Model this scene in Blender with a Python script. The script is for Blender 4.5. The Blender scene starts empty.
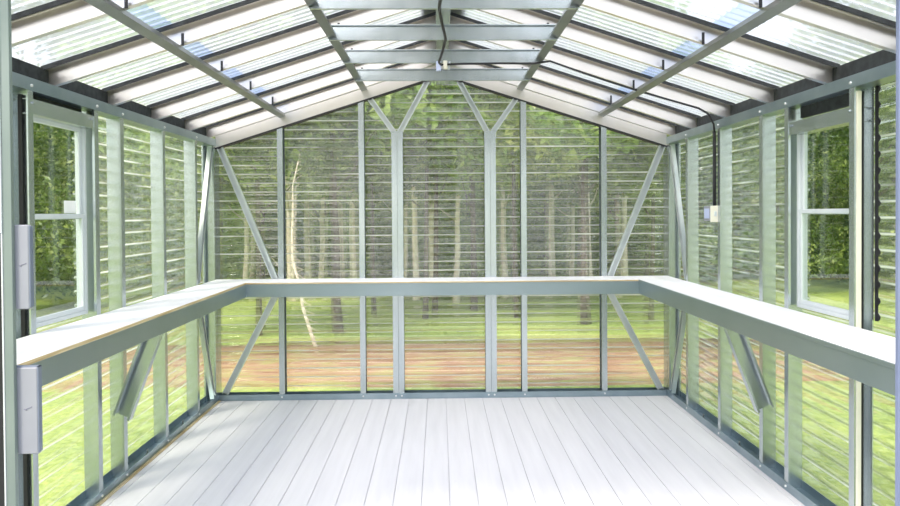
import bpy, math, random
import numpy as np
from mathutils import Vector, Matrix
random.seed(7)
S = bpy.context.scene
COL = S.collection
V = Vector

# ------------------------------------------------------------------ camera
CF, CCX, CCY, YAW, PIT, ROL = 758.978, 455.0375, 224.762, .0216, .0150, .0067
def cam_rows():
    c, s = math.cos(YAW), math.sin(YAW); A = np.array([[c, -s, 0], [s, c, 0], [0, 0, 1]])
    c, s = math.cos(PIT), math.sin(PIT); B = np.array([[1, 0, 0], [0, c, -s], [0, s, c]])
    c, s = math.cos(ROL), math.sin(ROL); C = np.array([[c, 0, -s], [0, 1, 0], [s, 0, c]])
    return C @ B @ A
RW = cam_rows()
EYE = V((-.0335, 0, 1.4004))
cd = bpy.data.cameras.new('camera'); cam = bpy.data.objects.new('camera', cd); COL.objects.link(cam)
cd.sensor_width = 36; cd.sensor_fit = 'HORIZONTAL'; cd.lens = CF / 900 * 36
cd.shift_x = (450 - CCX) / 900; cd.shift_y = (CCY - 253) / 900
cd.clip_start = .05; cd.clip_end = 500
m = Matrix.Identity(4)
for i in range(3):
    m[i][0] = RW[0][i]; m[i][1] = RW[2][i]; m[i][2] = -RW[1][i]
m.translation = EYE
cam.matrix_world = m
S.camera = cam

# ------------------------------------------------------------------ constants (metres)
A = 1.70            # inner face of the side-wall studs
SD = .09            # stud depth
D = 5.73            # inner face of the back-wall studs
YF = 2.30           # front wall
G = -.25            # ground outside
BT = .917           # worktop height
PITCH = .0677
SL = .322
def raf(x): return 2.530 - SL * abs(x) + .012      # underside of the rafters
GRID = [5.267, 4.657, 4.047, 3.437, 2.827]

# ------------------------------------------------------------------ materials
def nmat(name):
    mt = bpy.data.materials.new(name); mt.use_nodes = True
    nt = mt.node_tree; nt.nodes.clear()
    return mt, nt, nt.nodes.new('ShaderNodeOutputMaterial')
def N(nt, t, **k):
    n = nt.nodes.new(t)
    for a, b in k.items(): setattr(n, a, b)
    return n
def coords(nt, scale=(1, 1, 1), kind='Object'):
    tc = N(nt, 'ShaderNodeTexCoord'); mp = N(nt, 'ShaderNodeMapping'); mp.inputs['Scale'].default_value = scale
    nt.links.new(tc.outputs[kind], mp.inputs['Vector']); return mp.outputs['Vector']
def ramp(nt, src, stops):
    r = N(nt, 'ShaderNodeValToRGB'); e = r.color_ramp.elements
    while len(e) < len(stops): e.new(.5)
    for q, (p, c) in zip(e, stops): q.position = p; q.color = (*c, 1)
    nt.links.new(src, r.inputs[0]); return r.outputs[0]
def simple(name, stops, rough=.5, metal=0, scale=(8, 8, 8), nscale=1.0, detail=4, bump=0, rr=None, bscale=None, spec=.5):
    mt, nt, out = nmat(name)
    b = N(nt, 'ShaderNodeBsdfPrincipled'); nt.links.new(b.outputs[0], out.inputs[0])
    no = N(nt, 'ShaderNodeTexNoise'); no.inputs['Scale'].default_value = nscale; no.inputs['Detail'].default_value = detail
    nt.links.new(coords(nt, scale), no.inputs['Vector'])
    nt.links.new(ramp(nt, no.outputs[0], stops), b.inputs['Base Color'])
    b.inputs['Roughness'].default_value = rough; b.inputs['Metallic'].default_value = metal
    b.inputs['Specular IOR Level'].default_value = spec
    if bump:
        bp = N(nt, 'ShaderNodeBump'); bp.inputs['Strength'].default_value = bump; bp.inputs['Distance'].default_value = .02
        nt.links.new(no.outputs[0], bp.inputs['Height']); nt.links.new(bp.outputs[0], b.inputs['Normal'])
    return mt
M = {}
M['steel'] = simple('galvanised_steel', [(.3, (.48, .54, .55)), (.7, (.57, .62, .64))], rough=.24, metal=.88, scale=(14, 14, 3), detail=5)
M['brace'] = simple('bright_zinc_brace', [(.3, (.62, .67, .68)), (.7, (.74, .78, .79))], rough=.38, metal=.7, scale=(5, 5, 5))
M['track'] = simple('galvanised_track', [(.3, (.26, .34, .39)), (.7, (.35, .43, .48))], rough=.32, metal=.88, scale=(6, 6, 6))
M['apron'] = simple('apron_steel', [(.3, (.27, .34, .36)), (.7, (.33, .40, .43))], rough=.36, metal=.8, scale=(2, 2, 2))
M['rafter'] = simple('rafter_steel', [(.3, (.78, .74, .70)), (.7, (.88, .84, .79))], rough=.3, metal=.92, scale=(3, 3, 3))
M['strap'] = simple('strap_steel', [(.3, (.17, .19, .19)), (.7, (.25, .27, .27))], rough=.35, metal=.85, scale=(5, 5, 5))
M['zinc'] = simple('bolt_zinc', [(.3, (.75, .76, .76)), (.7, (.85, .85, .85))], rough=.3, metal=.7)
M['black'] = simple('black_rubber_and_shade', [(.3, (.012, .012, .015)), (.7, (.02, .02, .024))], rough=.6)
M['foam_or_shade'] = simple('foam_and_shade', [(.3, (.02, .022, .025)), (.7, (.045, .05, .055))], rough=.9, scale=(30, 30, 30))  # also colours the painted shade on the rafters and above the window headers
M['cream'] = simple('cream_plastic', [(.3, (.80, .77, .66)), (.7, (.85, .82, .71))], rough=.45)
M['boxgrey'] = simple('box_grey', [(.3, (.30, .31, .37)), (.7, (.35, .36, .42))], rough=.4, metal=.2, scale=(4, 4, 4))
M['edge'] = simple('box_edge', [(.3, (.16, .19, .27)), (.7, (.20, .23, .31))], rough=.4, metal=.2)
M['pencil'] = simple('pencil', [(.3, (.16, .17, .24)), (.7, (.2, .2, .28))], rough=.7)
M['vinyl'] = simple('white_vinyl', [(.3, (.62, .67, .70)), (.7, (.68, .72, .74))], rough=.3)
M['paper'] = simple('white_paper', [(.3, (.95, .95, .95)), (.7, (.97, .97, .97))], rough=.8)
M['wood'] = simple('raw_wood_edge', [(.35, (.46, .33, .16)), (.65, (.72, .60, .38))], rough=.7, scale=(3, 3, 160))
M['jamb'] = simple('jamb_steel', [(.3, (.20, .25, .24)), (.7, (.25, .30, .29))], rough=.45, metal=.3, scale=(3, 3, 3))
M['jambblue'] = simple('jamb_blue', [(.3, (.20, .24, .40)), (.7, (.24, .28, .44))], rough=.45, metal=.2, scale=(3, 3, 3))
M['lavender'] = simple('blue_plastic', [(.3, (.50, .56, .80)), (.7, (.56, .62, .86))], rough=.4)

# painted boards
def painted(name, across='x'):
    mt, nt, out = nmat(name)
    b = N(nt, 'ShaderNodeBsdfPrincipled'); nt.links.new(b.outputs[0], out.inputs[0])
    v1 = coords(nt, (14, .9, 1) if across == 'x' else (.9, 14, 1))
    n1 = N(nt, 'ShaderNodeTexNoise'); n1.inputs['Scale'].default_value = 1.6; n1.inputs['Detail'].default_value = 5; nt.links.new(v1, n1.inputs['Vector'])
    base = ramp(nt, n1.outputs[0], [(.3, (.66, .65, .70)), (.7, (.72, .71, .76))])
    n2 = N(nt, 'ShaderNodeTexNoise'); n2.inputs['Scale'].default_value = 5.5; n2.inputs['Detail'].default_value = 2; nt.links.new(coords(nt, (1.6, 1, 1)), n2.inputs['Vector'])
    sp = ramp(nt, n2.outputs[0], [(.0, (0, 0, 0)), (.70, (0, 0, 0)), (.78, (1, 1, 1))])
    mx = N(nt, 'ShaderNodeMixRGB'); mx.inputs[2].default_value = (.50, .49, .50, 1)
    mf = N(nt, 'ShaderNodeMath', operation='MULTIPLY'); mf.inputs[1].default_value = .3
    nt.links.new(sp, mf.inputs[0]); nt.links.new(mf.outputs[0], mx.inputs[0]); nt.links.new(base, mx.inputs[1])
    nt.links.new(mx.outputs[0], b.inputs['Base Color']); b.inputs['Roughness'].default_value = .55
    return mt
M['board'] = painted('white_painted_boards')
M['top'] = simple('white_painted_top', [(.3, (.84, .83, .87)), (.7, (.92, .91, .93))], rough=.5, scale=(4, 1, 1), nscale=2)

def schlick(nt, f0=.04):
    lw = N(nt, 'ShaderNodeLayerWeight'); lw.inputs[0].default_value = .5
    pw = N(nt, 'ShaderNodeMath', operation='POWER'); pw.inputs[1].default_value = 4.0; nt.links.new(lw.outputs['Facing'], pw.inputs[0])
    ma = N(nt, 'ShaderNodeMath', operation='MULTIPLY_ADD'); ma.inputs[1].default_value = 1 - f0; ma.inputs[2].default_value = f0; nt.links.new(pw.outputs[0], ma.inputs[0])
    return ma.outputs[0]
def sheet(name, tint, trans, refr, glint=0, f0=.11, ior=1.035, scatter=(.9, .94, .9)):
    """clear corrugated polycarbonate: part straight see-through, part slightly bending, part diffusing"""
    mt, nt, out = nmat(name)
    tr = N(nt, 'ShaderNodeBsdfTransparent'); tr.inputs[0].default_value = (*tint, 1)
    rf = N(nt, 'ShaderNodeBsdfRefraction'); rf.inputs[0].default_value = (*tint, 1); rf.inputs['IOR'].default_value = ior; rf.inputs['Roughness'].default_value = .02
    tl = N(nt, 'ShaderNodeBsdfTranslucent'); tl.inputs[0].default_value = (*scatter, 1)
    df = N(nt, 'ShaderNodeBsdfDiffuse'); df.inputs[0].default_value = (*scatter, 1)
    gl = N(nt, 'ShaderNodeBsdfGlossy'); gl.inputs['Roughness'].default_value = .03; gl.inputs[0].default_value = (1, 1, 1, 1)
    m1 = N(nt, 'ShaderNodeMixShader'); m1.inputs[0].default_value = refr
    nt.links.new(tr.outputs[0], m1.inputs[1]); nt.links.new(rf.outputs[0], m1.inputs[2])
    m0 = N(nt, 'ShaderNodeMixShader'); m0.inputs[0].default_value = .3
    nt.links.new(tl.outputs[0], m0.inputs[1]); nt.links.new(df.outputs[0], m0.inputs[2])
    m2 = N(nt, 'ShaderNodeMixShader'); m2.inputs[0].default_value = trans
    if glint:     # painted reflection: a thin pale line along every corrugation
        tc = N(nt, 'ShaderNodeTexCoord'); sx = N(nt, 'ShaderNodeSeparateXYZ'); nt.links.new(tc.outputs['Object'], sx.inputs[0])
        a1 = N(nt, 'ShaderNodeMath', operation='MULTIPLY'); a1.inputs[1].default_value = 2 * math.pi / PITCH; nt.links.new(sx.outputs[2], a1.inputs[0])
        a2 = N(nt, 'ShaderNodeMath', operation='SINE'); nt.links.new(a1.outputs[0], a2.inputs[0])
        a3 = N(nt, 'ShaderNodeMapRange'); a3.inputs[1].default_value = .80; a3.inputs[2].default_value = .97; nt.links.new(a2.outputs[0], a3.inputs[0])
        no = N(nt, 'ShaderNodeTexNoise'); no.inputs['Scale'].default_value = 1; no.inputs['Detail'].default_value = 3; nt.links.new(coords(nt, (1.5, 1.5, 7)), no.inputs['Vector'])
        a4 = N(nt, 'ShaderNodeMapRange'); a4.inputs[1].default_value = .38; a4.inputs[2].default_value = .62; nt.links.new(no.outputs[0], a4.inputs[0])
        a5 = N(nt, 'ShaderNodeMath', operation='MULTIPLY'); nt.links.new(a3.outputs[0], a5.inputs[0]); nt.links.new(a4.outputs[0], a5.inputs[1])
        a6 = N(nt, 'ShaderNodeMath', operation='MULTIPLY_ADD'); a6.inputs[1].default_value = glint; a6.inputs[2].default_value = trans; nt.links.new(a5.outputs[0], a6.inputs[0])
        nt.links.new(a6.outputs[0], m2.inputs[0])
    nt.links.new(m1.outputs[0], m2.inputs[1]); nt.links.new(m0.outputs[0], m2.inputs[2])
    m3 = N(nt, 'ShaderNodeMixShader'); nt.links.new(schlick(nt, f0), m3.inputs[0])
    nt.links.new(m2.outputs[0], m3.inputs[1]); nt.links.new(gl.outputs[0], m3.inputs[2])
    nt.links.new(m3.outputs[0], out.inputs[0])
    return mt
M['sheet'] = sheet('clear_wall_sheet', (.94, .98, .88), .10, .35, ior=1.05, glint=.85, scatter=(.95, .97, .93))
M['roof'] = sheet('clear_roof_sheet', (.97, .98, 1.0), .40, .3, f0=.06, scatter=(.93, .95, .98))
M['lap'] = sheet('roof_sheet_lap', (.66, .76, .98), .45, .0, scatter=(.60, .70, .93))
def glassmat():
    mt, nt, out = nmat('window_glass')
    tr = N(nt, 'ShaderNodeBsdfTransparent'); tr.inputs[0].default_value = (.93, .96, .94, 1)
    gl = N(nt, 'ShaderNodeBsdfGlossy'); gl.inputs['Roughness'].default_value = .01
    m3 = N(nt, 'ShaderNodeMixShader'); nt.links.new(schlick(nt, .04), m3.inputs[0])
    nt.links.new(tr.outputs[0], m3.inputs[1]); nt.links.new(gl.outputs[0], m3.inputs[2]); nt.links.new(m3.outputs[0], out.inputs[0])
    return mt
M['glass'] = glassmat()
def leafmat(name, a, b_, c):
    mt, nt, out = nmat(name)
    oi = N(nt, 'ShaderNodeObjectInfo')
    no = N(nt, 'ShaderNodeTexNoise'); no.inputs['Scale'].default_value = 1.0; no.inputs['Detail'].default_value = 6
    nt.links.new(coords(nt, (3.2, 3.2, 3.2)), no.inputs['Vector'])
    ad = N(nt, 'ShaderNodeMath', operation='MULTIPLY_ADD'); ad.inputs[1].default_value = .22; nt.links.new(oi.outputs['Random'], ad.inputs[0]); nt.links.new(no.outputs[0], ad.inputs[2])
    col = ramp(nt, ad.outputs[0], [(.42, a), (.60, b_), (.76, c)])
    df = N(nt, 'ShaderNodeBsdfDiffuse'); tl = N(nt, 'ShaderNodeBsdfTranslucent'); gl = N(nt, 'ShaderNodeBsdfGlossy'); gl.inputs['Roughness'].default_value = .35
    nt.links.new(col, df.inputs[0]); nt.links.new(col, tl.inputs[0])
    m1 = N(nt, 'ShaderNodeMixShader'); m1.inputs[0].default_value = .4; nt.links.new(df.outputs[0], m1.inputs[1]); nt.links.new(tl.outputs[0], m1.inputs[2])
    m2 = N(nt, 'ShaderNodeMixShader'); m2.inputs[0].default_value = .06; nt.links.new(m1.outputs[0], m2.inputs[1]); nt.links.new(gl.outputs[0], m2.inputs[2])
    nt.links.new(m2.outputs[0], out.inputs[0]); return mt
M['leaf'] = leafmat('leaves', (.09, .19, .03), (.27, .44, .08), (.60, .74, .22))
M['leafy'] = leafmat('leaves_yellow', (.06, .12, .02), (.24, .34, .07), (.75, .80, .28))
M['bark'] = simple('dark_bark', [(.3, (.07, .055, .045)), (.7, (.17, .13, .11))], rough=.9, scale=(9, 9, 2), bump=.5)
M['palebark'] = simple('pale_bark', [(.3, (.88, .72, .62)), (.7, (.99, .92, .84))], rough=.85, scale=(9, 9, 2), bump=.4)
def groundmat():
    mt, nt, out = nmat('lawn')
    b = N(nt, 'ShaderNodeBsdfPrincipled'); nt.links.new(b.outputs[0], out.inputs[0]); b.inputs['Roughness'].default_value = .9; b.inputs['Specular IOR Level'].default_value = .1
    n1 = N(nt, 'ShaderNodeTexNoise'); n1.inputs['Scale'].default_value = .55; n1.inputs['Detail'].default_value = 3; nt.links.new(coords(nt), n1.inputs['Vector'])
    n2 = N(nt, 'ShaderNodeTexNoise'); n2.inputs['Scale'].default_value = 22; n2.inputs['Detail'].default_value = 4; nt.links.new(coords(nt), n2.inputs['Vector'])
    mx = N(nt, 'ShaderNodeMixRGB'); mx.inputs[0].default_value = .5; nt.links.new(n1.outputs[0], mx.inputs[1]); nt.links.new(n2.outputs[0], mx.inputs[2])
    nt.links.new(ramp(nt, mx.outputs[0], [(.36, (.17, .25, .07)), (.5, (.34, .43, .12)), (.64, (.58, .64, .20))]), b.inputs['Base Color'])
    bp = N(nt, 'ShaderNodeBump'); bp.inputs['Strength'].default_value = .6; bp.inputs['Distance'].default_value = .04
    nt.links.new(n2.outputs[0], bp.inputs['Height']); nt.links.new(bp.outputs[0], b.inputs['Normal'])
    return mt
M['lawn'] = groundmat()
M['bounce'] = simple('grey_bounce', [(.36, (.36, .36, .38)), (.62, (.56, .56, .59))], rough=.95, scale=(1, 1, 1), nscale=30, bump=.4, spec=.1)  # for the unseen ground patch added to tint reflections
M['litter'] = simple('leaf_litter', [(.36, (.30, .15, .10)), (.5, (.43, .25, .17)), (.62, (.40, .37, .16))], rough=.95, scale=(1, 3, 1), nscale=3.0, detail=8, bump=.5, spec=.1)

# ------------------------------------------------------------------ mesh helpers
class MB:
    def __init__(s): s.v = []; s.f = []; s.sm = []
    def add(s, vs, fs, smooth=False):
        o = len(s.v); s.v += [tuple(v) for v in vs]; s.f += [tuple(o + i for i in f) for f in fs]; s.sm += [smooth] * len(fs); return s
    def box(s, x0, x1, y0, y1, z0, z1, bev=0):
        if bev:
            # chamfered box: 24 vertices
            x0, x1 = min(x0, x1), max(x0, x1); y0, y1 = min(y0, y1), max(y0, y1); z0, z1 = min(z0, z1), max(z0, z1)
            c = [(x0 + x1) / 2, (y0 + y1) / 2, (z0 + z1) / 2]; h = [(x1 - x0) / 2, (y1 - y0) / 2, (z1 - z0) / 2]
            vs = []; idx = {}
            for sx in (-1, 1):
                for sy in (-1, 1):
                    for sz in (-1, 1):
                        for ax in range(3):
                            p = [sx * h[0], sy * h[1], sz * h[2]]
                            for k in range(3):
                                if k != ax: p[k] -= (sx, sy, sz)[k] * bev
                            idx[sx, sy, sz, ax] = len(vs); vs.append([c[k] + p[k] for k in range(3)])
            fs = []
            for ax in range(3):
                a1, a2 = [k for k in range(3) if k != ax]
                for sg in (-1, 1):
                    q = []
                    for u, w in ((-1, -1), (1, -1), (1, 1), (-1, 1)):
                        t = [0, 0, 0]; t[ax] = sg; t[a1] = u; t[a2] = w; q.append(idx[t[0], t[1], t[2], ax])
                    fs.append(q)
                for u in (-1, 1):
                    for w in (-1, 1):
                        q = []
                        for e, kk in ((-1, a1), (1, a1), (1, a2), (-1, a2)):
                            t = [0, 0, 0]; t[ax] = e; t[a1] = u; t[a2] = w; q.append(idx[t[0], t[1], t[2], kk])
                        fs.append(q)
            for sx in (-1, 1):
                for sy in (-1, 1):
                    for sz in (-1, 1): fs.append([idx[sx, sy, sz, k] for k in range(3)])
            return s.add(vs, fs)
        vs = [(x, y, z) for x in (x0, x1) for y in (y0, y1) for z in (z0, z1)]
        return s.add(vs, [(0, 1, 3, 2), (4, 6, 7, 5), (0, 4, 5, 1), (2, 3, 7, 6), (0, 2, 6, 4), (1, 5, 7, 3)])
    def prism(s, p0, p1, U, W, prof, smooth=False, p0s=None):
        """extrude the 2D outline prof (u,w) from p0 to p1"""
        p0, p1, U, W = V(p0), V(p1), V(U), V(W); n = len(prof)
        vs = [p0 + U * a + W * b for a, b in prof] + [p1 + U * a + W * b for a, b in prof]
        fs = [(i, (i + 1) % n, n + (i + 1) % n, n + i) for i in range(n)]
        return s.add(vs, fs + [tuple(range(n - 1, -1, -1)), tuple(range(n, 2 * n))], smooth)
    def chan(s, p0, p1, U, W, w=.09, f=.041, lip=.012, t=.0022):
        """steel C channel: web along U at W=0, flanges along W, returned lips"""
        prof = [(0, 0), (w, 0), (w, f), (w - lip, f), (w - lip, f - t), (w - t, f - t), (w - t, t), (t, t), (t, f - t), (lip, f - t), (lip, f), (0, f)]
        p0, p1, U, W = V(p0), V(p1), V(U), V(W); n = 12
        vs = [p0 + U * a + W * b for a, b in prof] + [p1 + U * a + W * b for a, b in prof]
        fs = [(i, (i + 1) % n, n + (i + 1) % n, n + i) for i in range(n)]
        for o in (0, n): fs += [(o, o + 1, o + 6, o + 7), (o + 1, o + 2, o + 5, o + 6), (o + 2, o + 3, o + 4, o + 5), (o, o + 7, o + 8, o + 11), (o + 8, o + 9, o + 10, o + 11)]
        return s.add(vs, fs)
    def zsec(s, p0, p1, U, W, w=.09, f=.041, lip=.012, t=.0022):
        """steel Z section: inner flange along W, outer flange the other way"""
        prof = [(0, 0), (0, f), (lip, f), (lip, f - t), (t, f - t), (t, 0), (w, 0), (w, -f), (w - t, -f), (w - t, -t), (0, -t)]
        p0, p1, U, W = V(p0), V(p1), V(U), V(W); n = 11
        vs = [p0 + U * a + W * b for a, b in prof] + [p1 + U * a + W * b for a, b in prof]
        fs = [(i, (i + 1) % n, n + (i + 1) % n, n + i) for i in range(n)]
        for o in (0, n): fs += [(o, o + 1, o + 4, o + 5), (o + 1, o + 2, o + 3, o + 4), (o, o + 5, o + 9, o + 10), (o + 5, o + 6, o + 9), (o + 6, o + 7, o + 8, o + 9)]
        return s.add(vs, fs)
    def cyl(s, p0, p1, r0, r1=None, n=10, smooth=True):
        p0, p1 = V(p0), V(p1); r1 = r0 if r1 is None else r1; d = (p1 - p0).normalized()
        a = d.cross(V((0, 0, 1)) if abs(d.z) < .9 else V((1, 0, 0))).normalized(); b = d.cross(a)
        vs = [p + (a * math.cos(2 * math.pi * i / n) + b * math.sin(2 * math.pi * i / n)) * r for p, r in ((p0, r0), (p1, r1)) for i in range(n)]
        o = len(s.v); s.add(vs, [(i, (i + 1) % n, n + (i + 1) % n, n + i) for i in range(n)], smooth)
        s.f += [tuple(o + i for i in range(n - 1, -1, -1)), tuple(o + n + i for i in range(n))]; s.sm += [False, False]; return s
    def tube(s, pts, rs, n=8):
        pts = [V(p) for p in pts]; rings = []
        for i, p in enumerate(pts):
            d = (pts[min(i + 1, len(pts) - 1)] - pts[max(i - 1, 0)]).normalized()
            a = d.cross(V((0, 1, .01)) if abs(d.y) < .9 else V((0, 0, 1))).normalized(); b = d.cross(a)
            r = rs[i] if hasattr(rs, '__len__') else rs
            rings.append([p + (a * math.cos(2 * math.pi * k / n) + b * math.sin(2 * math.pi * k / n)) * r for k in range(n)])
        vs = [q for R_ in rings for q in R_]; fs = []
        for i in range(len(pts) - 1):
            for k in range(n): fs.append((i * n + k, i * n + (k + 1) % n, (i + 1) * n + (k + 1) % n, (i + 1) * n + k))
        o = len(s.v); s.add(vs, fs, True)
        s.f += [tuple(o + k for k in range(n - 1, -1, -1)), tuple(o + (len(pts) - 1) * n + k for k in range(n))]; s.sm += [False, False]; return s
    def build(s, name, mats, parent=None, loc=None):
        me = bpy.data.meshes.new(name); me.from_pydata(s.v, [], s.f); me.polygons.foreach_set('use_smooth', s.sm); me.update()
        import bmesh as bmm
        if len(s.f) < 4000:
            b = bmm.new(); b.from_mesh(me); bmm.ops.recalc_face_normals(b, faces=b.faces); b.to_mesh(me); b.free()
        for q in (mats if isinstance(mats, (list, tuple)) else [mats]): me.materials.append(q)
        o = bpy.data.objects.new(name, me); COL.objects.link(o)
        if parent is not None: o.parent = parent
        if loc is not None: o.location = loc
        return o
def empty(name, loc=(0, 0, 0)):
    o = bpy.data.objects.new(name, None); o.empty_display_size = .1; o.location = loc; COL.objects.link(o); return o
def tag(o, label=None, cat=None, group=None, kind=None):
    for k, v in (('label', label), ('category', cat), ('group', group), ('kind', kind)):
        if v: o[k] = v
    return o
def keep(o, parent):     # parent without moving: children of structure meshes at the origin
    o.parent = parent; return o
X, Y, Z = V((1, 0, 0)), V((0, 1, 0)), V((0, 0, 1))

# ------------------------------------------------------------------ floor
SEAM = .012; BW = .1378
fl = MB(); k = math.floor((-A - .09 - SEAM) / BW)
while True:
    a = SEAM + k * BW; b_ = a + BW; k += 1
    x0, x1 = max(a + .0016, -A - .09), min(b_ - .0016, A + .09)
    if a > A + .09: break
    if x1 - x0 > .01: fl.box(x0, x1, YF - .06, D + .09, -.028, 0, .0008)
fl.box(-A - .09, A + .09, YF - .05, D + .09, -.09, -.006)
for yy in (YF, 3.45, 4.6, D): fl.box(-A - .05, A + .05, yy, yy + .09, G, -.09)
tag(fl.build('floor', M['board']), kind='structure')
t = MB().box(-A + .001, -A + .022, YF + .12, D - .01, .0005, .006)
tag(t.build('trim_1', M['wood']), kind='structure')

# ------------------------------------------------------------------ corrugated sheets
AMP = .0095
def corr(u0, u1, pitch=PITCH, seg=10, amp=AMP):
    n = max(2, int((u1 - u0) / pitch * seg)); us = [u0 + (u1 - u0) * i / n for i in range(n + 1)]
    return [(u, amp * (math.sin(2 * math.pi * u / pitch) - .22 * math.cos(4 * math.pi * u / pitch))) for u in us]
def wall_strip(mb, axis, off, a0, a1, z0, z1, lim=None):
    """horizontal corrugations; axis 'y': a sheet along y at x=off; 'x': along x at y=off; lim(z) narrows it"""
    rows = corr(z0, z1); sg = 1 if off > 0 else -1; vs = []; nc = 7
    for z, d in rows:
        lo, hi = a0, a1
        if lim: h = lim(z); lo, hi = max(a0, -h), min(a1, h)
        for c in range(nc):
            q = lo + (hi - lo) * c / (nc - 1)
            vs.append((off + sg * (d + AMP), q, z) if axis == 'y' else (q, off + sg * (d + AMP), z))
    fs = [(i * nc + c, i * nc + c + 1, (i + 1) * nc + c + 1, (i + 1) * nc + c) for i in range(len(rows) - 1) for c in range(nc - 1)]
    mb.add(vs, fs, True)
ZR = raf(0) + .095
mb = MB(); wall_strip(mb, 'x', D + SD, -A - SD, A + SD, -.06, ZR - .03, lambda z: min(A + SD, max(.02, (ZR - .012 - z) / SL)))
wall_back = tag(mb.build('wall_back', M['sheet']), kind='structure')
WY0, WY1, WZ0, WZ1 = 3.19, 3.728, .925, 1.845
walls = {}
for sg, nm in ((-1, 'wall_left'), (1, 'wall_right')):
    mb = MB(); o = sg * (A + SD); zt = raf(A + SD) + .06
    wall_strip(mb, 'y', o, YF, WY0, -.06, zt); wall_strip(mb, 'y', o, WY1, D + SD, -.06, zt)
    wall_strip(mb, 'y', o, WY0, WY1, -.06, WZ0 - .01); wall_strip(mb, 'y', o, WY0, WY1, WZ1 + .01, zt)
    walls[sg] = tag(mb.build(nm, M['sheet']), kind='structure')

# roof: corrugations run down the slope
def roof_patch(mb, sg, xa, xb, y0, y1, lift=0):
    rows = corr(y0, y1, seg=10); vs = []; nn = V((sg * SL, 0, 1)).normalized(); nc = 6
    for y, d in rows:
        for c in range(nc):
            x = sg * (xa + (xb - xa) * c / (nc - 1)); p = V((x, y, raf(x) + .100)) + nn * (d + AMP + lift); vs.append(p)
    mb.add(vs, [(i * nc + c, i * nc + c + 1, (i + 1) * nc + c + 1, (i + 1) * nc + c) for i in range(len(rows) - 1) for c in range(nc - 1)], True)
mb = MB()
for sg in (-1, 1):
    roof_patch(mb, sg, .11, 1.215, YF - .12, D + SD + .08); roof_patch(mb, sg, 1.305, A + SD + .07, YF - .12, D + SD + .08)
ceiling = tag(mb.build('ceiling', M['roof']), kind='structure')
for sg in (-1, 1):
    mb = MB(); roof_patch(mb, sg, 1.215, 1.305, YF - .12, D + SD + .08, .0)
    o = mb.build('sheet_lap', M['lap'], ceiling); o['label'] = 'bluish overlap strip where two roof sheets meet'

# ------------------------------------------------------------------ wall framing
def part(mb, name, mat, parent, label=None):
    o = mb.build(name, mat, parent)
    if label: o['label'] = label
    return o
def bolt_head(mb, p, n, r=.007, h=.006):
    p, n = V(p), V(n); mb.cyl(p, p + n * h, r, r * .8, 8, False)
GZ = 1.905     # underside of the gable chord where it meets the side wall
def gz(x): return GZ + .319 * (A - abs(x))
# back wall: studs
TRK = .045
for x, w in ((-1.222, 1), (-.612, 1), (.612, -1), (1.222, -1), (-.343, 2), (.359, 2)):
    top = 2.007 if w == 2 else gz(x) + .02
    if w == 2:
        for q in (-1, 1):
            mb = MB(); mb.chan((x + q * .001, D, .003), (x + q * .001, D, top), Y, X * q)
            part(mb, 'stud', M['steel'], wall_back)
    else:
        mb = MB(); mb.chan((x - w * .0205, D, .003), (x - w * .0205, D, top), Y, X * w); part(mb, 'stud', M['steel'], wall_back)
# corner studs of the back wall
for sg in (-1, 1):
    mb = MB(); mb.chan((sg * (A - .001), D, .003), (sg * (A - .001), D, 1.90), Y, X * sg, .085, .045); part(mb, 'corner_stud', M['steel'], wall_back)
# bottom track
mb = MB(); mb.box(-A, A, D, D + SD, .0005, .003); mb.box(-A, A, D - .0025, D, .0005, TRK); mb.box(-A, A, D + SD - .003, D + SD, .003, TRK)
part(mb, 'bottom_track', M['track'], wall_back)
mb = MB()
for x in (-1.222, -.612, .612, 1.222, -.365, -.320, .337, .382): bolt_head(mb, (x, D - .0025, .024), (0, -1, 0))
part(mb, 'track_bolts', M['zinc'], wall_back)['kind'] = 'stuff'
# sloping gable chord
for sg in (-1, 1):
    mb = MB(); p0 = V((sg * A, D - .001, gz(A))); p1 = V((sg * .0, D - .001, gz(0)))
    m2 = MB(); m2.prism(p0 + V((0, -.002, -.012)), p1 + V((0, -.002, -.012)), Y, Z, [(0, 0), (.06, 0), (.06, .011), (0, .011)]); part(m2, 'dark_strip', M['black'], wall_back, 'black strip under the gable chord')  # thin black line along the lower edge of the chord
    U = V((0, 0, 1)); mb.chan(p0, p1, U, Y, .085, .06, .012); part(mb, 'gable_chord', M['rafter'], wall_back, 'pale sloping gable chord')
# crooked V struts in the gable
def brace(parent, p0, p1, face, w=.046, f=.03, mat='brace', name='brace', label=None):
    """C section whose open side looks along -face"""
    p0, p1, fc = V(p0), V(p1), V(face); d = (p1 - p0).normalized(); U = d.cross(fc).normalized()
    mb = MB(); mb.chan(p0 - U * w / 2, p1 - U * w / 2, U, fc * -1, w, f, .009)
    return part(mb, name, M[mat], parent, label)
yb = D + .034
for sg, xc in ((-1, -.343), (1, .359)):
    c = V((xc, yb, 2.0)); brace(wall_back, c + V((-.012 * sg * -1, 0, 0)), (xc + sg * .235, yb, 2.315), Y, w=.040, name='gable_strut')
    brace(wall_back, c + V((-sg * .012, 0, 0)), (xc - sg * .232, yb, 2.40), Y, w=.040, name='gable_strut')
    mb = MB(); mb.box(xc - .045, xc + .045, D - .003, D - .0005, 1.965, 2.02); part(mb, 'gusset_plate', M['steel'], wall_back)
for sg in (-1, 1):
    brace(wall_back, (sg * 1.672, yb, 1.905), (sg * 1.262, yb, .90), Y)
    brace(wall_back, (sg * 1.262, yb, .80), (sg * 1.655, yb, .045), Y)
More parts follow.
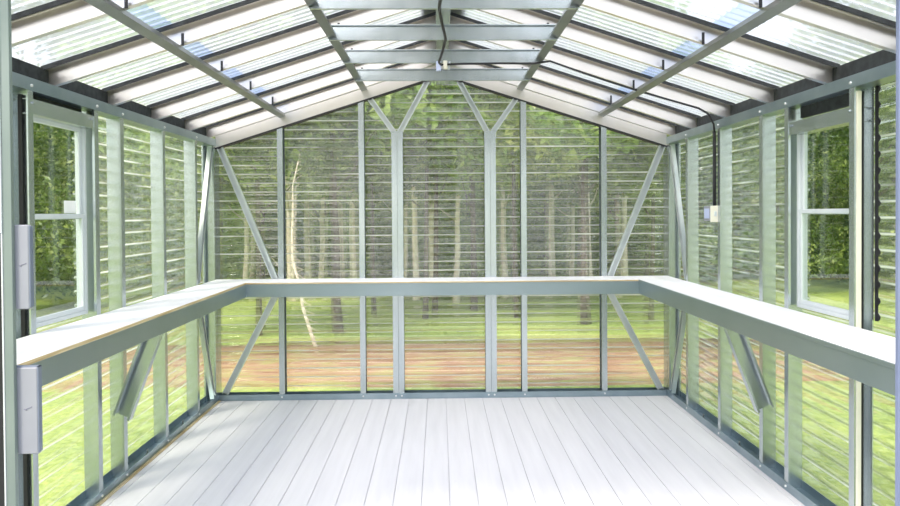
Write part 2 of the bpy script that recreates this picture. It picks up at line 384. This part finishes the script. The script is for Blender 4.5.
# side walls
for sg in (-1, 1):
    W_ = walls[sg]; x = sg * A
    for y in (5.267, 4.657, 4.047, 3.747):
        mb = MB(); mb.zsec((x, y + .02, .003), (x, y + .02, 1.92), X * sg, -Y); part(mb, 'stud', M['steel'], W_)
    mb = MB(); mb.chan((x, 3.170, .003), (x, 3.170, 1.92), X * sg, -Y, .082, .041, .006); part(mb, 'stud', M['steel'], W_)
    if sg > 0: mb = MB(); mb.box(x + sg * .008, x + sg * .030, 3.125, 3.150, .004, 1.90, .003); part(mb, 'filler_strip', M['cream'], W_, 'cream filler strip inside the window stud')
    mb = MB(); mb.box(x + sg * .036, x + sg * .052, 3.150, 3.166, .004, 1.90); part(mb, 'gap_shade', M['black'], W_, 'black bar for the shaded gap inside the window stud')  # black bar paints the shaded gap in the stud
    mb = MB(); mb.chan((x, YF + .10, .003), (x, YF + .10, 1.92), X * sg, -Y); part(mb, 'stud', M['steel'], W_)
    mb = MB(); mb.chan((x, D - .003, .003), (x, D - .003, 1.92), X * sg, -Y, SD, .05); part(mb, 'corner_stud', M['steel'], W_)
    mb = MB(); mb.box(x, x + sg * SD, YF, D, .0005, .003); mb.box(x - sg * .0025, x, YF, D, .0005, TRK); mb.box(x + sg * (SD - .003), x + sg * SD, YF, D, .003, TRK)
    part(mb, 'bottom_track', M['track'], W_)
    for y in (5.04, 4.43, 3.82, 3.40):      # anchor bolts with washers standing in the track
        mb = MB(); mb.cyl((x + sg * .035, y, .003), (x + sg * .035, y, .008), .017, n=12); mb.cyl((x + sg * .035, y, .008), (x + sg * .035, y, .018), .0095, n=6, smooth=False); mb.cyl((x + sg * .035, y, .018), (x + sg * .035, y, .042), .005, n=8)
        part(mb, 'anchor_bolt', M['strap'], W_)
    mb = MB()
    for y in (5.267, 4.657, 4.047, 3.747, 3.150): bolt_head(mb, (x - sg * .0025, y, .024), (-sg, 0, 0)); bolt_head(mb, (x - sg * .004, y, 1.935), (-sg, 0, 0))
    part(mb, 'track_bolts', M['zinc'], W_)['kind'] = 'stuff'
    # eave beam: C lying along the wall with its web towards the room
    mb = MB(); mb.chan((x - sg * .003, YF, 1.915), (x - sg * .003, D, 1.915), Z, X * sg, .052, .085, .008); part(mb, 'eave_beam', M['track'], W_)
    mb = MB(); mb.box(x + sg * .078, x + sg * .088, YF, D + .05, 1.928, raf(A + SD) + .089); mb.box(x + sg * .060, x + sg * .077, 3.175, 3.725, 1.86, 1.925); part(mb, 'foam_and_shade', M['foam_or_shade'], W_, 'dark foam strip under the roof edge and painted shade above the window header')  # short second box paints the shadow between eave beam and window header
    # window header between the two window studs
    zh = 1.822 if sg < 0 else 1.775
    mb = MB(); mb.chan((x + sg * .002, 3.153, zh), (x + sg * .002, 3.726, zh), Z, X * sg, .062, .07, .01)
    bolt_head(mb, (x, 3.165, zh + .045), (-sg, 0, 0), .006); bolt_head(mb, (x, 3.70, zh + .045), (-sg, 0, 0), .006)
    part(mb, 'window_header', M['steel'], W_)
    # corner braces
    fx = X * sg
    brace(W_, (x + sg * .034, 5.665, 1.90), (x + sg * .034, 5.31, .93), fx, .05, .03)
    brace(W_, (x + sg * .034, 5.31, .85), (x + sg * .034, 5.655, .05), fx, .05, .03)
    # black closure strip with bitten edge near the doorway
    mb = MB(); n = 0; zz = .94; pts = [(0, .94)]
    prof = []
    z_ = .94
    while z_ < 1.90:
        for i in range(6):
            a = math.pi * i / 6; prof.append((.020 + .016 * math.sin(a), z_ + PITCH * .5 * (i / 6)))
        prof.append((.020, z_ + PITCH * .5)); prof.append((.020, z_ + PITCH)); z_ += PITCH
    poly = [(0, .94)] + prof + [(0, z_)]
    # caps as quads between the straight and the bitten edge
    m2 = MB()
    cap = [(x + sg * d_, 3.125 - u, z) for d_ in (.0845, .0885) for (u, z) in prof] + [(x + sg * d_, 3.125, z) for d_ in (.0845, .0885) for (u, z) in prof]
    q = len(prof); fcs = []
    for i in range(q - 1):
        fcs += [(i, i + 1, 2 * q + i + 1, 2 * q + i), (q + i, 3 * q + i, 3 * q + i + 1, q + i + 1), (i, q + i, q + i + 1, i + 1)]
    m2.add(cap, fcs); part(m2, 'closure_strip', M['black'], W_, 'black closure strip with scalloped edge')

# ------------------------------------------------------------------ windows
def window(idx, sg):
    x = sg * (A + .052); xi, xo = x - sg * .010, x + sg * .036
    def fr(mb, y0, y1, z0, z1, w, a, b_):
        mb.box(a, b_, y0, y0 + w, z0, z1, .002); mb.box(a, b_, y1 - w, y1, z0, z1, .002)
        mb.box(a, b_, y0 + w, y1 - w, z0, z0 + w, .002); mb.box(a, b_, y0 + w, y1 - w, z1 - w, z1, .002)
    mb = MB(); fr(mb, WY0, WY1, WZ0, WZ1, .020, xi, xo)
    root = tag(mb.build('window_%d' % idx, M['vinyl']), kind='structure')
    for nm, z0, z1, a in (('upper_sash', 1.385, WZ1 - .02, .014), ('lower_sash', WZ0 + .02, 1.41, .002)):
        mb = MB(); xa, xb = x + sg * (a - .009), x + sg * (a + .009); fr(mb, WY0 + .02, WY1 - .02, z0, z1, .021, xa, xb)
        s = part(mb, nm, M['vinyl'], root)
        mb = MB(); mb.box(x + sg * (a - .002), x + sg * (a + .002), WY0 + .042, WY1 - .042, z0 + .022, z1 - .022); part(mb, 'pane', M['glass'], s)
    # inner sill board on the worktop side
    return root
w1 = window(1, -1); w2 = window(2, 1)
mb = MB(); mb.box(-A - .0625, -A - .0615, 3.545, 3.655, 1.413, 1.472); part(mb, 'sticker', M['paper'], w1, 'square white sticker in the corner of the pane')

# ------------------------------------------------------------------ roof framing
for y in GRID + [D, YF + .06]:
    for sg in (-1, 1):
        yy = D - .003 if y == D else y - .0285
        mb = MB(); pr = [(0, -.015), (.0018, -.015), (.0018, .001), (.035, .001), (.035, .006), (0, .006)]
        mb.prism((sg * (A + SD), yy, raf(A + SD) + .0925), (0, yy, raf(0) + .0925), Y, Z, pr); part(mb, 'dark_strip', M['foam_or_shade'], ceiling, 'black strip painting the shade under the top flange of the rafter')  # black strip paints the shaded underside of the rafter's top flange
        if y == D:
            mb = MB(); mb.chan((sg * (A + SD), D + .04, raf(A + SD)), (0, D + .04, raf(0)), Z, -Y, .092, .04, .01)
        else:
            mb = MB(); mb.chan((sg * (A + SD), y + .02, raf(A + SD)), (0, y + .02, raf(0)), Z, -Y, .092, .030, .01)
        part(mb, 'rafter', M['rafter'], ceiling, 'pale sloping roof rafter')
for y in GRID:
    mb = MB(); mb.chan((-.60, y - .028, 2.312), (.60, y - .028, 2.312), Z, -Y, .082, .02, .006)
    part(mb, 'collar_tie', M['steel'], ceiling, 'level grey tie across the ridge')
mb = MB()
for q in (-1, 1): mb.chan((q * .001, YF, raf(0) - .02), (q * .001, D + .05, raf(0) - .02), Z, X * q, .11, .04, .01)
part(mb, 'ridge_beam', M['steel'], ceiling)
for sg in (-1, 1):
    mb = MB(); x1 = sg * .135
    mb.add([(0, YF - .12, raf(0) + .128), (x1, YF - .12, raf(x1) + .128), (x1, D + .17, raf(x1) + .128), (0, D + .17, raf(0) + .128),
            (0, YF - .12, raf(0) + .131), (x1, YF - .12, raf(x1) + .131), (x1, D + .17, raf(x1) + .131), (0, D + .17, raf(0) + .131)],
           [(0, 1, 2, 3), (7, 6, 5, 4), (0, 4, 5, 1), (1, 5, 6, 2), (2, 6, 7, 3), (3, 7, 4, 0)])
    part(mb, 'ridge_cap', M['strap'], ceiling)
for sg in (-1, 1):
    for xb in (1.205, .592):
        x0 = sg * xb; zt = raf(x0)
        T = V((sg, 0, -SL)).normalized(); Nn = V((sg * SL, 0, 1)).normalized()
        p0 = V((x0, YF, zt)) - T * .022 - Nn * .026; p1 = V((x0, D + .03, zt)) - T * .022 - Nn * .026
        mb = MB(); mb.chan(p0, p1, T, Nn, .044, .025, .006); part(mb, 'roof_runner', M['strap'], ceiling, 'long grey runner under the rafters')
        for y in GRID:
            mb = MB(); xx = x0 - sg * .040
            mb.box(xx - .006, xx + .006, y - .029, y - .0255, raf(xx) - .012, raf(xx) + .042)
            part(mb, 'clip', M['black'], ceiling)

# ------------------------------------------------------------------ front wall and doorway (the camera looks in through it)
JX = 1.333
mb = MB()
for sg in (-1, 1):
    wall_strip(mb, 'x', YF - .001 if False else YF + .0, sg * (A + SD) if sg < 0 else JX + .09, -(JX + .09) if sg < 0 else A + SD, -.06, 2.0)
wall_front = tag(mb.build('wall_front', M['sheet']), kind='structure')
mb = MB(); mb.box(-1.358, -1.331, 2.335, 2.352, 0, 2.12, .001); mb.box(-1.45, -1.40, 2.335, 2.352, 0, 2.12); part(mb, 'door_jamb', M['jamb'], wall_front, 'grey left door jamb')
mb = MB(); mb.box(-1.3635, -1.3585, 2.332, 2.350, 0, 1.35, .001); mb.box(-1.372, -1.3585, 2.330, 2.350, 1.35, 2.12, .001); part(mb, 'weather_strip', M['vinyl'], wall_front, 'thin white strip along the left door jamb')
mb = MB(); mb.box(-1.400, -1.3637, 2.336, 2.350, 0, 1.35); mb.box(-1.400, -1.3722, 2.336, 2.350, 1.35, 2.12); part(mb, 'jamb_gasket', M['black'], wall_front, 'black rubber gasket of the left door jamb')
mb = MB(); mb.box(1.400, 1.47, 2.335, 2.352, 0, 2.12, .001); part(mb, 'door_jamb', M['jambblue'], wall_front, 'bluish right door jamb')
mb = MB(); mb.chan((-JX - .09, YF + .01, 2.12), (1.48, YF + .01, 2.12), Z, Y, .09, .08); part(mb, 'door_header', M['steel'], wall_front)

def gbox(x0, x1, z0, z1, y0, y1, label, hid):
    root = empty('door_hinge_box' if False else 'latch_box', (x0, y0, z0)); tag(root, label, 'box')
    def P(mb, nm, mt, lb=None):
        mb.v = [(a - x0, b - y0, c - z0) for a, b, c in mb.v]; return part(mb, nm, mt, root, lb)
    mb = MB(); mb.box(x0, x1, y0, y1, z0, z1, .003); P(mb, 'body', M['boxgrey'])
    mb = MB(); mb.box(x1 - .002, x1 + .003, y0 + .002, y1 + .002, z0 + .006, z1 + (.004 if hid else -.004), .001)
    if hid: mb.box(x0, x1 + .003, y0 + .002, y1 + .002, z1 - .001, z1 + .004, .001)
    P(mb, 'rim', M['edge'], 'dark blue-grey rim')
    cx = x0 + .014 + (x1 - x0 - .014) * .5; cz = z0 + (z1 - z0) * .52
    pts = [V((cx - .010 + .020 * t_ + (.004 * math.sin(t_ * 9)), y0 - .0006, cz + (.016 * t_ - .008 if t_ > .3 else -.016 * t_))) for t_ in [i / 9 for i in range(10)]]
    mb = MB(); mb.tube(pts, .0011, 5); P(mb, 'pencil_mark', M['pencil'], 'small pencil squiggle')
gbox(-1.345, -1.290, 1.119 - .004, 1.374, 2.3525, 2.372, 'upper of two light grey metal boxes on the left door jamb, beside the window', False)
gbox(-1.345, -1.270, .668, .936, 2.3525, 2.372, 'lower of two light grey metal boxes on the left door jamb, below worktop height', True)

# ------------------------------------------------------------------ workbench (one U-shaped unit along three walls)
bench = empty('workbench', (0, 0, 0))
tag(bench, 'U-shaped white-topped workbench with grey steel apron running along three walls', 'workbench')
XI = 1.411; YI = D - .289; TH = .014
Y0 = 2.356
mb = MB(); mb.box(-A + .001, -XI, Y0, YI, BT - TH, BT, .001); mb.box(-A - .07, -A + .001, 3.78, 4.0, BT - TH, BT) if False else None
part(mb, 'worktop', M['top'], bench)
mb = MB(); mb.box(-A + .001, A - .001, YI + .001, D - .004, BT - TH, BT, .001); part(mb, 'worktop', M['top'], bench)
mb = MB(); mb.box(XI, 1.553, Y0, YI, BT - TH, BT, .0015); mb.box(1.558, A - .001, Y0, YI, BT - TH, BT, .0015); part(mb, 'worktop', M['top'], bench, 'right arm of the white worktop, two boards with a seam')
mb = MB(); mb.box(-XI, -XI + .004, Y0, YI - .004, BT - TH, BT - .001); mb.box(-XI + .004, XI - .004, YI - .003, YI + .001, BT - TH + .001, BT - .0045)
part(mb, 'worktop_edge', M['wood'], bench, 'tan raw wood edge of the worktop')
ZB = .812
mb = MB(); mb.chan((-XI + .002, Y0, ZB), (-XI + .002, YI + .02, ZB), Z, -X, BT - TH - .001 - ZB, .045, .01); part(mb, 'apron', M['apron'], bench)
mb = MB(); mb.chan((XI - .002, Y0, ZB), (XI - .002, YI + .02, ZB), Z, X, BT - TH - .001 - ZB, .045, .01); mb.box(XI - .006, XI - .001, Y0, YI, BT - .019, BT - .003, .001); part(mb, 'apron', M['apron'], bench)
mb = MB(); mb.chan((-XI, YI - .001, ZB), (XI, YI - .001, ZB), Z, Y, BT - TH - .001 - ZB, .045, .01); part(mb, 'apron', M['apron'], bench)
for sg in (-1, 1):
    for y in (3.985,):
        p0 = V((sg * (A - .018), y + .0, .355)); p1 = V((sg * 1.478, y + .0, .895))
        d = (p1 - p0).normalized(); U = V((sg * d.z, 0, -sg * d.x)); U = U if U.z < 0 or True else -U
        mb = MB(); mb.chan(p0 - U * .045, p1 - U * .045, U, -Y, .09, .045, .012); part(mb, 'strut', M['steel'], bench)
for x in (-.9, 0, .9):
    mb = MB(); mb.chan((x, YI + .05, BT - TH - .035), (x, D - .006, BT - TH - .035), Z, X, .034, .03, .006); part(mb, 'crossbar', M['steel'], bench)

# ------------------------------------------------------------------ electrical bits
sw = empty('switch_box', (1.66, 4.68, 1.335)); tag(sw, 'small outlet box with cream cover on a stud of the right wall', 'switch box')
def rel(mb, o, nm, mt, lb=None):
    L = o.location; mb.v = [(a - L.x, b - L.y, c - L.z) for a, b, c in mb.v]; return part(mb, nm, mt, o, lb)
mb = MB(); mb.box(1.655, 1.699, 4.684, 4.80, 1.342, 1.435, .003); rel(mb, sw, 'body', M['boxgrey'])
mb = MB(); mb.box(1.652, 1.6555, 4.70, 4.785, 1.358, 1.42, .001); rel(mb, sw, 'side_plate', M['lavender'], 'pale blue side plate')
mb = MB(); mb.box(1.655, 1.712, 4.676, 4.684, 1.335, 1.437, .002); rel(mb, sw, 'cover', M['cream'], 'cream cover plate')
mb = MB(); mb.box(1.676, 1.692, 4.671, 4.676, 1.372, 1.402, .0015); rel(mb, sw, 'switch', M['vinyl'])
mb = MB(); mb.tube([(1.688, 4.70, 1.437), (1.688, 4.70, 1.6), (1.688, 4.70, 1.86), (1.686, 4.70, 1.90)], .011, 10)
tag(mb.build('conduit', M['black']), 'straight black conduit rising from the outlet box on the right wall', 'conduit')
jb = empty('junction_box', (0, 4.60, 2.27)); tag(jb, 'small junction box with cream connectors hanging from a tie under the ridge', 'junction box')
mb = MB(); mb.box(-.042, -.012, 4.585, 4.615, 2.262, 2.318, .003); rel(mb, jb, 'body', M['lavender'])
mb = MB(); mb.box(.0, .026, 4.585, 4.612, 2.272, 2.322, .003); rel(mb, jb, 'connector', M['cream'])
mb = MB(); mb.cyl((.033, 4.60, 2.268), (.040, 4.60, 2.318), .006); rel(mb, jb, 'clamp', M['vinyl'])
pts = []
ys = [YF + .1] + [GRID[i] for i in (4, 3, 2)] + [4.62]
for i in range(len(ys) - 1):
    for k_ in range(8):
        t_ = k_ / 8; y = ys[i] + (ys[i + 1] - ys[i]) * t_
        pts.append((-.008 + .016 * math.sin(y * 5.2), y - .03, 2.303 - .0 * t_ - .022 * math.sin(math.pi * t_)))
pts.append((-.012, 4.60, 2.30))
tag(MB().tube(pts, .0075, 8).build('power_cable', M['black']), 'wavy black cable strung under the ties along the ridge', 'cable')
pts = [(-.01, 4.592, 2.297), (.1, 4.592, 2.302), (.35, 4.592, 2.305), (.55, 4.594, 2.304)]
for i in range(1, 11):
    x = .55 + (1.56 - .55) * i / 10; pts.append((x, 4.618, raf(x) - .006 - .012 * math.sin(math.pi * i / 10)))
pts += [(1.62, 4.62, 2.0), (1.665, 4.65, 1.94), (1.684, 4.69, 1.905), (1.686, 4.70, 1.89)]
tag(MB().tube(pts, .0065, 8).build('power_cable', M['black']), 'black cable running down a right-hand rafter to the wall conduit', 'cable')

# ------------------------------------------------------------------ ground and greenery
n = 90; gv = []; gf = []
xs = np.linspace(-70, 70, n); ysv = np.linspace(-50, 80, n)
for j in range(n):
    for i in range(n):
        x, y = xs[i], ysv[j]; r = max(0, math.hypot(x, y - 4) - 9)
        gv.append((x, y, G + .10 * math.sin(x * .31 + 1) * math.sin(y * .27) * min(1, r / 8)))
gf = [(j * n + i, j * n + i + 1, (j + 1) * n + i + 1, (j + 1) * n + i) for j in range(n - 1) for i in range(n - 1)]
mb = MB(); mb.add(gv, gf, True); tag(mb.build('ground', M['lawn']), kind='structure')
def patch(name, pts, z, mt):
    mb = MB(); c = V((sum(p[0] for p in pts) / len(pts), sum(p[1] for p in pts) / len(pts), z + .02)); n_ = len(pts)
    mb.add([c] + [(p[0], p[1], z + .015) for p in pts] + [(p[0] * 1.0, p[1], z - .05) for p in pts], [(0, 1 + i, 1 + (i + 1) % n_) for i in range(n_)] + [(1 + i, 1 + n_ + i, 1 + n_ + (i + 1) % n_, 1 + (i + 1) % n_) for i in range(n_)], True)
    return mb.build(name, mt)
rp = random.Random(3); ring = []
for i in range(64):
    a = 2 * math.pi * i / 64; ex_ = 7.5 * math.copysign(abs(math.cos(a)) ** .6, math.cos(a)); ey = 1.25 * math.copysign(abs(math.sin(a)) ** .7, math.sin(a))
    ring.append((ex_ + rp.uniform(-.3, .3), 8.45 + ey + rp.uniform(-.12, .12)))
tag(patch('leaf_litter', ring, G, M['litter']), 'reddish brown bed of fallen leaves on the ground behind the building', 'leaf litter', kind='stuff')

tag(patch('added_bounce_ground', [(-3.2, -16), (3.2, -16), (3.0, 0), (2.2, 1.9), (-2.2, 1.9), (-3.0, 0)], G, M['bounce']), kind='structure')  # unseen grey ground added to cool the reflections in the steel
def leaves(seed, blobs, nleaf, size):
    r = np.random.RandomState(seed); tot = sum(b[3] * b[4] * b[5] for b in blobs) ; P = []
    for (cx, cy, cz, rx, ry, rz) in blobs:
        k = max(20, int(nleaf * rx * ry * rz / tot)); d = r.normal(size=(k, 3)); d /= np.linalg.norm(d, axis=1)[:, None]
        rad = r.uniform(.25, 1, k) ** .5
        P.append(np.array([cx, cy, cz]) + d * rad[:, None] * np.array([rx, ry, rz]))
    P = np.concatenate(P); k = len(P)
    a = r.normal(size=(k, 3)); a /= np.linalg.norm(a, axis=1)[:, None]; b = r.normal(size=(k, 3)); b -= (a * b).sum(1)[:, None] * a; b /= np.linalg.norm(b, axis=1)[:, None]
    s = size * r.uniform(.6, 1.3, k)[:, None]
    vs = np.stack([P - a * s, P - b * s * .42 + a * s * .1, P + a * s, P + b * s * .42 + a * s * .1], 1).reshape(-1, 3)
    return vs, k
def leaf_obj(name, seed, blobs, nleaf, size, mt):
    vs, k = leaves(seed, blobs, nleaf, size); me = bpy.data.meshes.new(name)
    me.from_pydata(vs.tolist(), [], [(4 * i, 4 * i + 1, 4 * i + 2, 4 * i + 3) for i in range(k)]); me.materials.append(mt); me.update(); return me
rb = random.Random(11)
def blobs(n, rad, z0, z1, br):
    out = []
    for i in range(n):
        t_ = rb.random(); a = rb.random() * 6.283; z = z0 + (z1 - z0) * t_; w = rad * math.sin(math.pi * (.15 + .8 * t_)) ** .7 * math.sqrt(rb.random())
        q = br * rb.uniform(.6, 1.3); out.append((w * math.cos(a), w * math.sin(a), z, q, q, q * .75))
    return out
def trunkmesh(name, h, r, bend, mt, branches=5, seed=1):
    q = random.Random(seed); mb = MB(); pts = []; rs = []
    for i in range(9):
        t_ = i / 8; pts.append((bend * math.sin(t_ * 2.4) + q.uniform(-.02, .02), bend * .5 * t_, -.1 + (h + .1) * t_)); rs.append(r * (1.25 if i == 0 else 1) * (1 - .7 * t_))
    mb.tube(pts, rs, 9)
    for b in range(branches):
        t_ = .45 + .5 * b / branches; i = int(t_ * 8); p = V(pts[i]); a = q.random() * 6.28; L = h * .22 * (1.2 - t_)
        mb.tube([p, p + V((math.cos(a) * L * .5, math.sin(a) * L * .5, L * .35)), p + V((math.cos(a) * L, math.sin(a) * L, L * .9))], [r * .35, r * .22, r * .1], 6)
    o = mb.build(name, mt); me = o.data; bpy.data.objects.remove(o); return me
CR = {
 'bushy': [leaf_obj('crown', 21 + i, blobs(34, 2.3, .3, 6.8, 1.0), 12000, .12, M['leaf' if i < 2 else 'leafy']) for i in range(3)],
 'fine': [leaf_obj('crown', 51 + i, blobs(34, 2.3, .5, 6.8, 1.0), 30000, .06, M['leafy' if i else 'leaf']) for i in range(2)],
 'high': [leaf_obj('crown', 31 + i, blobs(18, 1.3, 2.5, 4.5, .65), 6000, .085, M['leafy' if i else 'leaf']) for i in range(2)],
 'shrub': [leaf_obj('foliage', 41 + i, blobs(12, .9, .1, 1.7, .45), 3800, .075, M['leafy' if i else 'leaf']) for i in range(2)],
}
TR = {
 'bushy': trunkmesh('trunk', 5.5, .14, .15, M['bark'], 6, 5),
 'dark': trunkmesh('trunk', 4.4, .042, .08, M['bark'], 4, 6),
 'thick': trunkmesh('trunk', 4.6, .062, .05, M['bark'], 4, 8),
 'pale': trunkmesh('trunk', 4.6, .068, .06, M['palebark'], 4, 7),
 'lean': trunkmesh('trunk', 2.3, .024, -.3, M['palebark'], 1, 9),
}
def tree(name, x, y, tk, cm, label, group=None, rz=0, sc=1, cat='tree'):
    root = empty(name, (x, y, G)); root.rotation_euler.z = rz; root.scale = (sc, sc, sc); tag(root, label, cat, group)
    if tk: o = bpy.data.objects.new('trunk', TR[tk]); COL.objects.link(o); o.parent = root
    if cm: o = bpy.data.objects.new('foliage' if cat == 'shrub' else 'crown', cm); COL.objects.link(o); o.parent = root
    return root
def at(u, y):      # ground point seen in image column u at depth y (used once to measure where a trunk stands)
    return EYE.x + (u - 455.04 + 16.4) * y / CF
near = [(213, 9.9, 'dark', 'dark slender tree near the back left corner post'), (258, 10.4, 'dark', 'dark slender tree seen beside the lower left back brace'),
        (337, 10.6, 'thick', 'stout dark tree left of the middle of the back wall'), (374, 12.5, 'dark', 'thin dark tree just left of the paired studs'),
        (424, 11.9, 'dark', 'dark slender tree, left one of the close pair behind the middle bay'), (433, 12.4, 'dark', 'dark slender tree, right one of the close pair behind the middle bay'),
        (474, 12.8, 'thick', 'stout dark tree right of the middle behind the back wall'), (518, 11.9, 'dark', 'dark slender tree behind the stud right of the middle'),
        (586, 11.2, 'thick', 'stout dark tree left of the right back brace'), (651, 11.5, 'dark', 'thin dark tree behind the back right brace')]
for i, (u, y, tk, lb) in enumerate(near):
    tree('slender_tree' if tk == 'dark' else 'stout_tree', at(u, y), y, tk, CR['high'][i % 2], lb, rz=i * 1.3, sc=.95 + .1 * (i % 3))
tree('leaning_tree', at(318, 9.4), 9.4, 'lean', None, 'pale leaning sapling behind the back wall, left of centre', rz=0)
pale = [(246, 15.5), (291, 14.5), (308, 16.5), (321, 16), (342, 17), (353, 16), (404, 16), (416, 14.6), (432, 16.2), (456, 14), (505, 15), (552, 16.4), (572, 17), (590, 15.8), (625, 16.5)]
for i, (u, y) in enumerate(pale):
    tree('pale_tree', at(u, y), y, 'pale', CR['high'][(i + 1) % 2], 'pale-barked slender tree on the bright lawn behind the back wall', 'pale slender trees behind the back wall', rz=i * 2.1, sc=.9 + .12 * (i % 3))
# dense backdrop of bushy trees beyond the lawn
rr = random.Random(5); i = 0
for ang in range(-63, 64, 6):
    for ring_, dist in enumerate((17.5, 22.5, 27.5)):
        a = math.radians(ang + (ring_ % 2) * 3 + rr.uniform(-1, 1)); d_ = dist + rr.uniform(-1.5, 1.5)
        side = 'beyond the lawn on the left' if ang < -18 else ('beyond the lawn on the right' if ang > 18 else 'beyond the lawn behind the back wall')
        lb = 'bushy green tree in the dense row ' + side if ring_ == 0 else 'taller green tree rising at the rear ' + side
        tree('bushy_tree', d_ * math.sin(a), 2 + d_ * math.cos(a), 'bushy', CR['bushy'][(i * 7 + ring_) % 3], lb, ('front trees ' if ring_ == 0 else 'rear trees ') + side, rz=rr.random() * 6.28, sc=(rr.uniform(.66, .78) if abs(ang) < 30 else rr.uniform(.55, .66)) + .08 * ring_)
        i += 1
# trees closer by, seen through the two windows
for x, y, tk, cm, lb, rz, sc in ((-7.4, 13.6, 'thick', 1, 'large leafy tree filling the left window', .4, 1.0), (-5.6, 13.8, None, None, None, 0, 1),
                                 (8.6, 15.0, 'bushy', 1, 'leafy yellow-green tree filling the right window', 1.0, .9), (-10.6, 15.0, 'bushy', 0, 'green tree standing left of the large leafy tree', 2.0, .9)):
    if lb: tree('leafy_tree', x, y, tk, CR['fine'][cm % 2], lb, rz=rz, sc=sc)

# ------------------------------------------------------------------ light
wd = bpy.data.worlds.new('sky'); S.world = wd; wd.use_nodes = True; nt = wd.node_tree; nt.nodes.clear()
out = N(nt, 'ShaderNodeOutputWorld'); bg = N(nt, 'ShaderNodeBackground'); sk = N(nt, 'ShaderNodeTexSky'); sk.sky_type = 'NISHITA'
sk.sun_disc = False; sk.sun_elevation = math.radians(52); sk.sun_rotation = math.radians(215); sk.dust_density = 4.0; sk.air_density = 1.0; sk.ozone_density = 1.0
mxs = N(nt, 'ShaderNodeMixRGB'); mxs.inputs[0].default_value = .55; mxs.inputs[2].default_value = (7.0, 7.2, 7.6, 1)   # thin bright cloud veil
nt.links.new(sk.outputs[0], mxs.inputs[1]); nt.links.new(mxs.outputs[0], bg.inputs[0]); bg.inputs[1].default_value = .29
nt.links.new(bg.outputs[0], out.inputs[0])
sd = bpy.data.lights.new('sun', 'SUN'); sd.energy = 3.7; sd.angle = math.radians(12); sd.color = (1, .93, .82)
so = bpy.data.objects.new('sun', sd); COL.objects.link(so)
so.rotation_euler = V((-.45, -.62, 1.0)).normalized().to_track_quat('Z', 'Y').to_euler()
S.view_settings.view_transform = 'Standard'; S.view_settings.look = 'None'; S.view_settings.gamma = 1; S.view_settings.exposure = -0.06
S.view_settings.use_curve_mapping = False
S.cycles.transparent_max_bounces = 16
